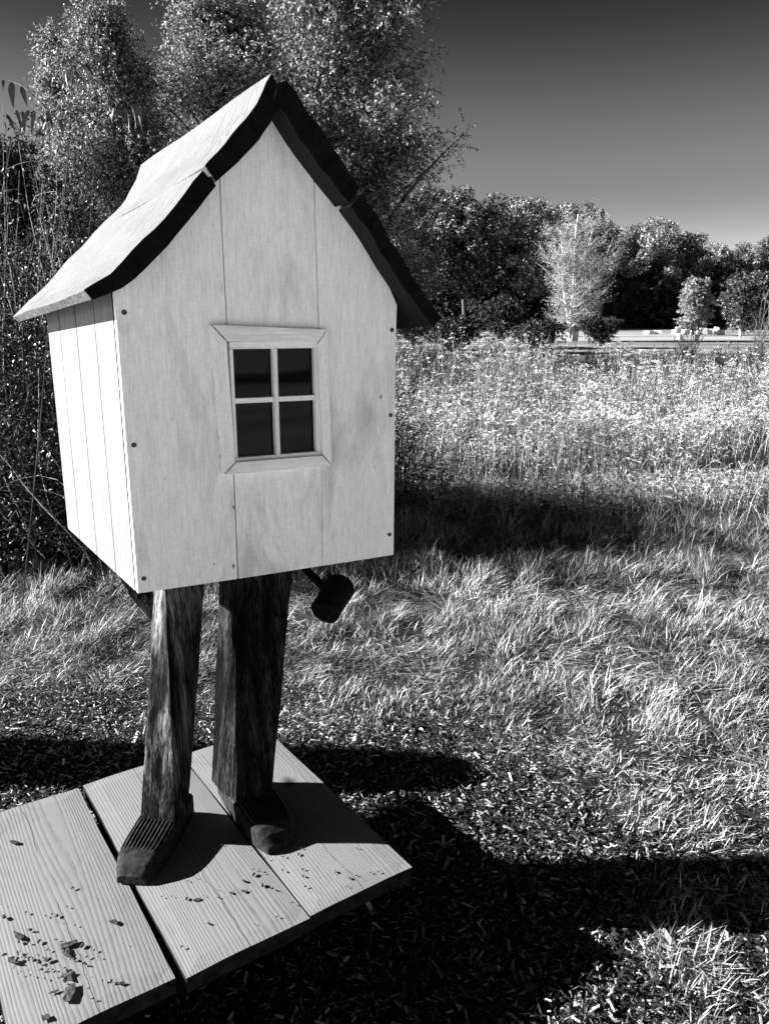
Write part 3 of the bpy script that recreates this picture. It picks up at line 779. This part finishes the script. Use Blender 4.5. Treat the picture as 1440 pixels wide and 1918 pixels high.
gable_l = [(.0,.684),(.025,.708),(.094,.772),(.158,.842),(.215,.912)]
gable_top = [(.242,.936),(.284,.972),(.326,1.022),(.361,1.062)]
gable_r = [(.409,.998),(.455,.940)]
g3 = [(.470,.925),(.516,.885),(.567,.836),(.633,.742),(.678,.668)]
def front(poly, bev=.0012):
    return extrude('wall_board', poly, lambda p: L(p[0], 0, p[1]), lambda p: L(p[0], .02, p[1]), M['paint'], house, bev)
s1t, s1m, s1b = .2385, .240, .238           # first seam (top, middle, bottom), second seam
front([(0,0),(s1b-.001,-.002),(s1m-.0012,.262),(s1m-.0012,.60),(.2375,.930)]+gable_l[::-1])
front([(s1b+.002,-.002),(.461,-.002),(.4645,.285),(s1m+.0012,.285)])
front([(s1m+.0008,.565),(.4645,.565),(.4595,.932)]+gable_r[::-1][1:]+gable_top[::-1]+[(.2395,.932)])
front([(.4622,-.002),(.6715,-.002),(.673,.2),(.675,.45),(.677,.60),(.679,.650)]+g3[::-1][1:]+[(.4612,.932),(.4655,.60),(.4655,.28)])
# side walls
def side(w0, w1, uf, zt0, zt1, mat, zb=0):
    """upright board of a side wall between depths w0 and w1; uf(w) = outer face"""
    out = lambda p: L(uf(p[0]), p[0], p[1])
    return uf
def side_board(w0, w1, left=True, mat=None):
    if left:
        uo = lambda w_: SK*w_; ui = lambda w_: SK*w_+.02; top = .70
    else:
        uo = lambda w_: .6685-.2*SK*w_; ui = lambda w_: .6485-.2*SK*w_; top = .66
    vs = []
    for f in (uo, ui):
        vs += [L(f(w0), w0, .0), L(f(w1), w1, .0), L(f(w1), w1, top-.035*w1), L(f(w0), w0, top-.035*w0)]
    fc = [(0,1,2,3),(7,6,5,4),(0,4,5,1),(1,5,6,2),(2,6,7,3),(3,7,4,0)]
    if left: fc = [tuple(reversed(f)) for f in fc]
    mesh_py('wall_board', vs, fc, None, house, bevel=.0008, mats=[mat or M['paint_sun_dimmed'], M['black']], midx=[0,1,1,1,1,1])
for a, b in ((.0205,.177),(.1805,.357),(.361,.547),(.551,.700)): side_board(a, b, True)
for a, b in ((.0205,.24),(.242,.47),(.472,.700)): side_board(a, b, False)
extrude('wall_board', [(-.05,0),(.66,0),(.66,.62),(.30,1.0),(-.05,.62)], lambda p: L(p[0], .682, p[1]), lambda p: L(p[0], .70, p[1]), M['paint'], house)
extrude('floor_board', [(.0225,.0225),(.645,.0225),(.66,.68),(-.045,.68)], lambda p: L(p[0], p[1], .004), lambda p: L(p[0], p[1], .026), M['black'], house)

# roof boards: front profile at w=-.06, back profile at w=.80 (box coordinates), lofted
def roof_board(ft, fbm, bt, drop=None, n=9, back_w=.80, top_mat='roof', curve=.0):
    """ft, fbm: top and bottom polylines of the front end; bt: top polyline of the back end (same count)"""
    k = len(ft); V, F, MI = [], [], []
    for j in range(n):
        s = j/(n-1); w_ = -.06 + (back_w+.06)*s
        for i in range(k):
            u = ft[i][0]*(1-s)+bt[i][0]*s; z = ft[i][1]*(1-s)+bt[i][1]*s
            z += curve*math.sin(math.pi*s)
            wob = .0022*math.sin(9*s+i*1.3)
            V.append(L(u, w_+ (.004*math.sin(i*2.1) if j in (0,n-1) else 0), z+wob))
        for i in range(k):
            du = fbm[i][0]-ft[i][0]; dz = fbm[i][1]-ft[i][1]
            u = ft[i][0]*(1-s)+bt[i][0]*s+du; z = ft[i][1]*(1-s)+bt[i][1]*s+dz+curve*math.sin(math.pi*s)
            V.append(L(u, w_+(.004*math.sin(i*2.1) if j in (0,n-1) else 0), z))
    r = 2*k
    for j in range(n-1):
        for i in range(k-1):
            a = j*r+i; F.append((a, a+1, a+1+r, a+r)); MI.append(0)
            b = a+k; F.append((b, b+r, b+1+r, b+1)); MI.append(2)
        a = j*r; F.append((a, a+r, a+k+r, a+k)); MI.append(3)
        a = j*r+k-1; F.append((a, a+k, a+k+r, a+r)); MI.append(3)
    for j in (0, n-1):
        for i in range(k-1):
            a = j*r+i; F.append((a, a+1, a+1+k, a+k)); MI.append(1)
    o = mesh_py('roof_board', V, F, None, house, mats=[M[top_mat], M['edge'], M['under'], M['roof_end']], midx=MI)
    import bmesh
    bm = bmesh.new(); bm.from_mesh(o.data); bmesh.ops.recalc_face_normals(bm, faces=bm.faces); bm.to_mesh(o.data); bm.free()
    bv = o.modifiers.new('bevel','BEVEL'); bv.width = .0025; bv.segments = 2; bv.limit_method = 'ANGLE'; bv.angle_limit = R(50)
    return o
M['roof_end'] = mat_noise('roof_end_grain', .05, .16, 90, .35, .65, (1,1,1), .9, .004)
def resample(P, n):
    P = np.array(P, float); s = np.concatenate([[0], np.cumsum(np.linalg.norm(np.diff(P,axis=0),axis=1))]); t = np.linspace(0, s[-1], n)
    return [(float(np.interp(a, s, P[:,0])), float(np.interp(a, s, P[:,1]))) for a in t]
K = 12
# lower left, upper left
roof_board(resample([(.186,.914),(.139,.858),(.083,.796),(.018,.736),(-.016,.702),(-.068,.668)],K),
           resample([(.214,.886),(.168,.832),(.110,.766),(.045,.702),(.004,.672),(-.053,.650)],K),
           resample([(.092,.876),(.06,.842),(-.009,.772),(-.045,.733),(-.08,.696),(-.158,.627)],K))
roof_board(resample([(.343,1.117),(.307,1.054),(.274,1.012),(.231,.967),(.189,.920)],K),
           resample([(.372,1.076),(.340,1.022),(.306,.978),(.258,.931),(.212,.892)],K),
           resample([(.238,1.072),(.214,1.017),(.184,.967),(.134,.915),(.086,.871)],K), curve=.0)
# right: upper and lower
def shift(P, du, dz): return [(a+du, b+dz) for a, b in P]
ru = resample([(.358,1.100),(.371,1.113),(.404,1.079),(.444,1.031),(.494,.974),(.549,.905)],K)
rub = resample([(.345,1.062),(.352,1.066),(.368,1.044),(.408,.990),(.458,.935),(.520,.872)],K)
roof_board(ru, rub, shift(ru, -.11, -.035))
rl = resample([(.553,.896),(.601,.839),(.650,.770),(.700,.705),(.772,.618)],K)
rlb = resample([(.524,.866),(.572,.812),(.622,.742),(.672,.680),(.748,.598)],K)
roof_board(rl, rlb, shift(rl, -.05, -.035))

# window
wx0, wx1, wz0, wz1 = .208, .488, .263, .594
ix0, ix1, iz0, iz1 = .236, .462, .291, .560
def trimpiece(poly, w0, w1, mat):
    return extrude('window_trim', poly, lambda p: L(p[0], w0, p[1]), lambda p: L(p[0], w1, p[1]), mat, win, .0012)
win = bpy.data.objects.new('window', None); COL.objects.link(win); win.parent = house
g_ = .0009
oTL, oTR, oBR, oBL = (.198,.603),(.479,.592),(.486,.262),(.209,.262)
iTL, iTR, iBR, iBL = (.233,.566),(.453,.560),(.461,.289),(.240,.290)
def quad(a, b, c, d): return [a, b, c, d]
trimpiece([(iTL[0]+.002,iTL[1]),(iTR[0]-.001,iTR[1]),(oTR[0]-.001,oTR[1]),(oTL[0]+.003,oTL[1])], -.019, -.0006, M['trim'])
trimpiece([(oBL[0]+.004,oBL[1]),(oBR[0]-.002,oBR[1]),(iBR[0]-.002,iBR[1]),(iBL[0]+.002,iBL[1])], -.019, -.0006, M['trim'])
trimpiece([(oBL[0],oBL[1]+.001),(iBL[0]-.001,iBL[1]+.002),(iTL[0]-.001,iTL[1]-.0015),(oTL[0],oTL[1]-.001)], -.0195, -.0006, M['trim_v'])
trimpiece([(iBR[0]+.001,iBR[1]+.002),(oBR[0],oBR[1]+.002),(oTR[0],oTR[1]-.002),(iTR[0]+.001,iTR[1]-.002)], -.0185, -.0006, M['trim_v'])
# inner frame set back
fx0, fx1, fz0, fz1 = .2415, .4635, .2855, .5645
for (a, b, c, d, m_) in ((fx0, fx1, fz1-.016, fz1, 'trim'), (fx0, fx1, fz0, fz0+.012, 'trim'), (fx0, fx0+.008, fz0+.0125, fz1-.0165, 'trim_v'), (fx1-.014, fx1, fz0+.0125, fz1-.0165, 'trim_v')):
    o = box_mesh('window_frame', L(a, -.006, c), L(b, .016, d), M[m_], win, .001)
box_mesh('glazing_bar', L(.3445, -.007, fz0+.0125), L(.3555, .0115, fz1-.0165), M['trim_v'], win, .001)
for a, b in ((fx0+.0085, .344), (.356, fx1-.0145)):
    box_mesh('glazing_bar', L(a, -.005, .4245), L(b, .0115, .4365), M['trim'], win, .001)
for a, b in ((fx0+.0085, .344), (.356, fx1-.0145)):
    for c, d in ((fz0+.0125, .424), (.437, fz1-.0165)):
        box_mesh('window_pane', L(a, .0095, c), L(b, .0115, d), M['glass'], win, 0)

# screws in the front wall
def screw(u, z, r=.0055, onleft=None):
    n = 12; V = [(0,-.0012,0)]; F = []
    for k in range(n): V.append((r*math.cos(k*6.283/n), -.0012, r*math.sin(k*6.283/n)))
    for k in range(n): V.append((r*1.05*math.cos(k*6.283/n), .0004, r*1.05*math.sin(k*6.283/n)))
    for k in range(n):
        a = 1+k; b = 1+(k+1) % n; F += [(0, b, a), (a, b, b+n, a+n)]
    # cross slot, raised ridge pieces
    o = mesh_py('screw', V, F, M['rust'], house); o.location = L(u, -.0003, z); return o
for u, z in ((.018,.628),(.017,.344),(.016,.034),(.664,.59),(.661,.376),(.658,.057)): screw(u, z)

# legs from faceted old posts
def leg(base, top, zb, zt, seed, ns=60, sub=9, mat='post'):
    """base/top: polygon corners in box (u, w); straight post with worn, fluted faces"""
    r = random.Random(seed); k = len(base); V, F = [], []
    ph = [r.uniform(0,6.28) for _ in range(40)]
    m = k*sub
    for j in range(ns+1):
        s = j/ns; z = zb+(zt-zb)*s
        C = [(base[i][0]*(1-s)+top[i][0]*s, base[i][1]*(1-s)+top[i][1]*s) for i in range(k)]
        cu = sum(c[0] for c in C)/k; cw = sum(c[1] for c in C)/k
        for i in range(k):
            for q in range(sub):
                f = q/sub; u = C[i][0]*(1-f)+C[(i+1)%k][0]*f; w_ = C[i][1]*(1-f)+C[(i+1)%k][1]*f
                a = i*sub+q
                d = .012*math.sin(s*4+ph[i])+.010*math.sin(s*11+ph[i+5]) + .010*math.sin(a*2.4+ph[3]) + r.uniform(-.006,.006)
                if q == 0: d -= .014 + .02*max(0, math.sin(s*17+ph[i+9]))**3                  # chipped corners
                if q in (3, 4, 6): d -= .035*max(0, math.sin(s*(5+i)+ph[a%31]))**2             # long splits between the fibres
                if abs(s-.55-.03*i) < .06 and q > 4: d -= .03                                     # a hewn step
                sc = 1+d
                V.append((cu+(u-cu)*sc-U0, cw+(w_-cw)*sc-W0, z))
    for j in range(ns):
        for i in range(m):
            a = j*m+i; b = j*m+(i+1)%m; F.append((a, b, b+m, a+m))
    F.append(tuple(range(m-1,-1,-1))); F.append(tuple(range(ns*m, ns*m+m)))
    return mesh_py('leg', V, F, M[mat], house)
legL = leg([(-.015,.160),(.064,.098),(.115,.150),(.036,.212)], [(.096,.267),(.100,.181),(.224,.227),(.175,.33)], .060, BZ+.003, 5)
legR = leg([(.205,.256),(.214,.180),(.245,.103),(.340,.107),(.372,.20),(.30,.30)], [(.291,.340),(.300,.262),(.350,.199),(.480,.240),(.500,.33),(.40,.40)], .060, BZ+.003, 9, mat='post_dark')

def shoe(p0, p1, wd, hh, ht, parent, seed, ribs=9, toe=1.0):
    """wedge shoe from heel p0 to toe p1 (box u,w): ribbed sloping top, rounded toe"""
    p0 = Vector(p0); p1 = Vector(p1); ax = (p1-p0); ln = ax.length; ax.normalize(); sd = Vector((ax.y, -ax.x))
    ns, m = 16, 45; V, F = [], []
    for j in range(ns+1):
        s = j/ns
        half = wd/2*(1 if s < .62 else math.sqrt(max(.0, 1-((s-.62)/.38)**2*.62)))*(.92+.08*min(1,s*3))
        if s < .84: z = hh+(ht-hh)*(s/.84)**1.5
        else: z = ht*(1-.6*((s-.84)/.16)**1.6)
        for i in range(m):
            f = i/(m-1)*2-1
            rib = .0016*(1 if (i//2) % 2 else -1) if s < .8 and abs(f) < .92 else 0
            edge = -(abs(f)**6)*.012
            c = p0+ax*(ln*s)+sd*(half*f); V.append((c.x-U0, c.y-W0, max(.004, z+rib+edge)))
    nn = len(V)
    for (x, y, z) in list(V): V.append((x, y, .0005))
    for j in range(ns):
        for i in range(m-1):
            a = j*m+i; F.append((a, a+1, a+m+1, a+m)); b = a+nn; F.append((b, b+m, b+m+1, b+1))
    def wall(ids):
        for a, b in zip(ids[:-1], ids[1:]): F.append((a, b, b+nn, a+nn))
    wall(list(range(m))); wall([ns*m+i for i in range(m)]); wall([j*m for j in range(ns+1)]); wall([j*m+m-1 for j in range(ns+1)])
    o = mesh_py('shoe', V, F, M['shoe'], parent)
    import bmesh
    bm = bmesh.new(); bm.from_mesh(o.data); bmesh.ops.recalc_face_normals(bm, faces=bm.faces); bm.to_mesh(o.data); bm.free()
    return o
shoe((.095,.235), (-.072,-.005), .118, .070, .056, legL, 1)
shoe((.285,.270), (.305,-.058), .128, .068, .056, legR, 2)

# wooden mallet-like peg and bracket under the box
def cyl(name, p0, p1, r0, r1, mat, parent, n=20, hollow=0):
    p0, p1 = Vector(p0), Vector(p1); q = (p1-p0).to_track_quat('Z','Y'); ln = (p1-p0).length; V, F = [], []
    prof = [(r0*.86,0),(r0,.05),(r0*1.02,.5),(r1,.93),(r1*.9,1)]
    for (r_, s) in prof:
        for k in range(n):
            a = k*6.283/n; rr = r_*(1+.03*math.sin(3*a+1)); v = q @ Vector((rr*math.cos(a), rr*math.sin(a), ln*s)); V.append(tuple(p0+v))
    for j in range(len(prof)-1):
        for k in range(n): a = j*n+k; b = j*n+(k+1)%n; F.append((a,b,b+n,a+n))
    F.append(tuple(range(n-1,-1,-1))); F.append(tuple(range((len(prof)-1)*n, len(prof)*n)))
    return mesh_py(name, V, F, mat, parent, smooth=False)
def tohouse(P):
    p = Vector((P.x, P.y)) - cxy; return (p.dot(d1), p.dot(d2), P.z-DZ)
peg = cyl('peg', tohouse(at(606,1150,2.06)), tohouse(at(640,1094,2.16)), .043, .046, M['black'], house)
cyl('peg_stick', tohouse(at(565,1058,2.22)), tohouse(at(617,1112,2.12)), .012, .011, M['black'], house, 10)
def strip(name, pts, wv, th, mat):
    V, F = [], []
    for (p, hw) in zip(pts, wv):
        x, y, z = tohouse(p); V += [(x-hw, y-.02, z), (x+hw, y-.02, z), (x+hw, y+.02, z), (x-hw, y+.02, z)]
    for j in range(len(pts)-1):
        for k in range(4): a = 4*j+k; b = 4*j+(k+1)%4; F.append((a,b,b+4,a+4))
    F += [(3,2,1,0), tuple(range(4*len(pts)-4, 4*len(pts)))]
    return mesh_py(name, V, F, mat, house, bevel=.003)
strip('brace', [at(236,1060,1.98), at(262,1110,1.96), at(284,1150,1.95), at(298,1168,1.94)], [.035,.030,.018,.010], .02, M['post'])

# ---------------------------------------------------------------- bark and leaf bits lying on the platform
def on_deck(u, v): 
    c, s = math.cos(PITCH), math.sin(PITCH); x = (u-720)/1441.; y = (959-v)/1441.; d = Vector((x, c+y*s, -s+y*c)); t = (DZ+.004-EYE)/d.z
    return Vector((0,0,EYE))+d*t
M['litter'] = mat_noise('litter', .012, .06, 120, bd=.001)
bits = [(34,1753,.026,'dark curled bark bit upper left of the litter on the left plank'),(128,1770,.030,'long dark bark bit in the middle of the left plank litter'),
        (124,1784,.026,'flat dark bark bit just below the longest one on the left plank'),(126,1830,.026,'dark leaf scrap above the biggest clump on the left plank'),
        (126,1862,.040,'biggest dark crumpled leaf near the bottom of the left plank'),(24,1800,.020,'small dark bark bit near the left edge of the left plank'),
        (213,1727,.016,'lone dark round bit in the right half of the left plank'),(25,1578,.028,'thin crooked twig bit at the upper left of the left plank'),
        (85,1906,.018,'dark bit lowest on the left plank near the photo bottom'),(370,1686,.014,'short upright dark splinter on the middle plank'),
        (458,1670,.014,'dark square bit on the middle plank'),(225,1842,.016,'thin dark splinter lower right on the left plank'),
        (100,1858,.012,'small bit left of the biggest crumpled leaf')]
for (u, v, s, lab) in bits:
    p = on_deck(u, v); s *= .82; n = random.randint(7,10); V, F = [(0,0,s*.12)], []
    asp = random.uniform(.3,.6); a0 = random.uniform(0,6.28)
    for k in range(n):
        a = k*6.283/n; rr = s*random.uniform(.4,1.15); V.append((rr*math.cos(a), rr*asp*math.sin(a), random.uniform(.0,.16)*s))
    for k in range(n): V.append((V[k+1][0]*.96, V[k+1][1]*.96, max(0,V[k+1][2]-.0025)-.0005))
    for k in range(n):
        a = 1+k; b = 1+(k+1)%n; F += [(0,a,b), (a,a+n,b+n,b)]
    o = mesh_py('bark_bit', V, F, M['litter']); o.location = (p.x, p.y, DZ+.0035); o.rotation_euler = (0,0,a0)
    tag(o, lab, 'bark bit', 'bits of bark and leaf on the platform')
def crumbs():
    V, Q = [], []
    cl = [(75,1790,60,46),(420,1690,60,14),(560,1640,60,16),(130,1800,50,26),(470,1710,110,16),(600,1615,70,12),(60,1700,60,12)]
    pts = []
    for (u,v,sd,n) in cl:
        for i in range(n):
            p = on_deck(u+random.gauss(0,sd), v+random.gauss(0,sd*.55))
            q = p-Vector((.075,1.702,0)); lx = q.x*math.cos(PY)+q.y*math.sin(PY); ly = -q.x*math.sin(PY)+q.y*math.cos(PY)
            if -.93 < lx < -.01 and .03 < ly < .8 and abs(lx+.612) > .02: pts.append(p)
    C = np.array([(p.x,p.y,DZ+.0055) for p in pts]); n = len(C); a = rng.uniform(0,6.283,n); s = rng.gamma(2,.0011,n)+.0008
    B = np.array([[-1,-.5,-.4],[1,-.4,-.4],[1,.5,-.4],[-1,.5,-.4],[-.8,-.4,.4],[.8,-.4,.3],[.7,.4,.4],[-.8,.4,.5]])
    P = B[None]*s[:,None,None]*np.array([1,1,.6]); x = P[...,0]*np.cos(a)[:,None]-P[...,1]*np.sin(a)[:,None]; y = P[...,0]*np.sin(a)[:,None]+P[...,1]*np.cos(a)[:,None]
    V = (np.stack([x,y,P[...,2]],-1)+C[:,None]).reshape(-1,3)
    Q = (np.array([[4,5,6,7],[0,1,5,4],[1,2,6,5],[2,3,7,6],[3,0,4,7]])[None]+(np.arange(n)*8)[:,None,None]).reshape(-1,4)
    o = mesh_np('bark_crumbs', V, Q, mat=M['litter']); tag(o, 'tiny crumbs of bark scattered on the platform planks', 'crumbs', kind='stuff')
crumbs()

# ---------------------------------------------------------------- sapling with large hanging leaves, upper left
def sapling():
    Y = 3.6
    t = empty('sapling', (at(60,640,Y).x, Y, 0))
    base = Vector(t.location)
    stems = [[(40,1150),(75,800),(100,500),(125,330),(132,220),(135,130)], [(125,330),(128,250),(110,225),(70,185),(40,158),(15,150)], [(128,250),(160,232),(200,214),(240,206),(268,205)],
             [(100,500),(80,400),(60,300),(30,230),(5,215)], [(80,400),(95,300),(92,240),(86,212)], [(128,260),(200,262),(280,258),(348,240)], [(135,180),(146,140),(158,112)]]
    paths, rads = [], []
    for i, s in enumerate(stems):
        P = np.array([tuple(at(u,v,Y+.08*math.sin(k+i*2))-base) for k,(u,v) in enumerate(s)])
        tt = np.linspace(0,1,len(P)); t2 = np.linspace(0,1,18)
        P = np.stack([np.interp(t2,tt,P[:,c]) for c in range(3)],-1); P[1:-1] = (P[:-2]+P[1:-1]*2+P[2:])/4
        paths.append(P); rads.append(np.linspace(.0034 if i==0 else .0024, .0015, 18))
    V,Q = tubes(paths, rads, 5); mesh_np('stem', V, Q, mat=M['bark'], parent=t, smooth=True)
    # one folded, drooping leaf, shared
    n = 9; V, F = [], []
    for j in range(n):
        s = j/(n-1); hw = .13*math.sin(math.pi*s**.8)**.9*(1-.25*s); y = .28*math.sin(s*1.9); z = -(s-.12*math.sin(s*3))
        V += [(-hw, y-hw*.45, z), (0, y, z), (hw, y-hw*.45, z)]
    for j in range(n-1):
        a = 3*j; F += [(a,a+1,a+4,a+3),(a+1,a+2,a+5,a+4)]
    m = mat_leaf('sapling_leaf', [(0,.008),(1,.035)], .12, .4, .35)
    spots = [(135,118,42),(148,112,50),(126,128,42),(158,114,46),(122,132,30),(160,118,30),
             (15,150,34),(22,152,46),(40,160,36),(6,148,20),
             (12,212,34),(30,204,40),(42,206,44),(56,205,50),(66,208,42),(76,214,30),(8,226,24),
             (92,208,26),(98,214,34),(88,206,30),(112,222,30),
             (222,198,40),(214,200,30),(232,200,42),(246,196,46),(262,198,44),(268,200,36),(256,194,34),
             (345,238,24),(352,240,20),(146,252,28),(286,254,20),(80,236,30),(60,240,26),(180,205,16),(56,430,40),(74,434,34)]
    proto = None
    for i,(u,v,px) in enumerate(spots):
        p = at(u,v,Y+random.uniform(-.12,.12))-base; s = px*Y/1441.*.88
        if proto is None: proto = o = mesh_py('leaf', V, F, m, t, smooth=True)
        else: o = proto.copy(); COL.objects.link(o); o.parent = t
        o.location = p; o.scale = (s*random.uniform(.8,1.3),s,s); o.rotation_euler = (random.uniform(-.35,.35), random.uniform(-.3,.3), random.uniform(0,6.28))
    tag(t, 'thin sapling with large hanging leaves at the upper left before the sky', 'sapling')
sapling()

# unseen post added left of the view to cast the shadow behind the platform
def old_post():
    t = empty('shadow_post', (-2.35, 2.66, 0)); n = 24; V, F = [], []
    prof = [(.20,0),(.185,.3),(.165,.6),(.16,.85),(.165,1.0),(.15,1.13),(.11,1.22),(.05,1.25)]
    for r_, z in prof:
        for k in range(n): a = k*6.283/n; V.append((r_*math.cos(a)*(1+.04*math.sin(3*a)), r_*math.sin(a), z))
    for j in range(len(prof)-1):
        for k in range(n): a = j*n+k; b = j*n+(k+1)%n; F.append((a,b,b+n,a+n))
    F.append(tuple(range((len(prof)-1)*n, len(prof)*n)))
    mesh_py('shaft', V, F, M['post'], t, smooth=True)
    tag(t, 'round-topped post added out of view on the left to cast a shadow', 'post')
old_post()
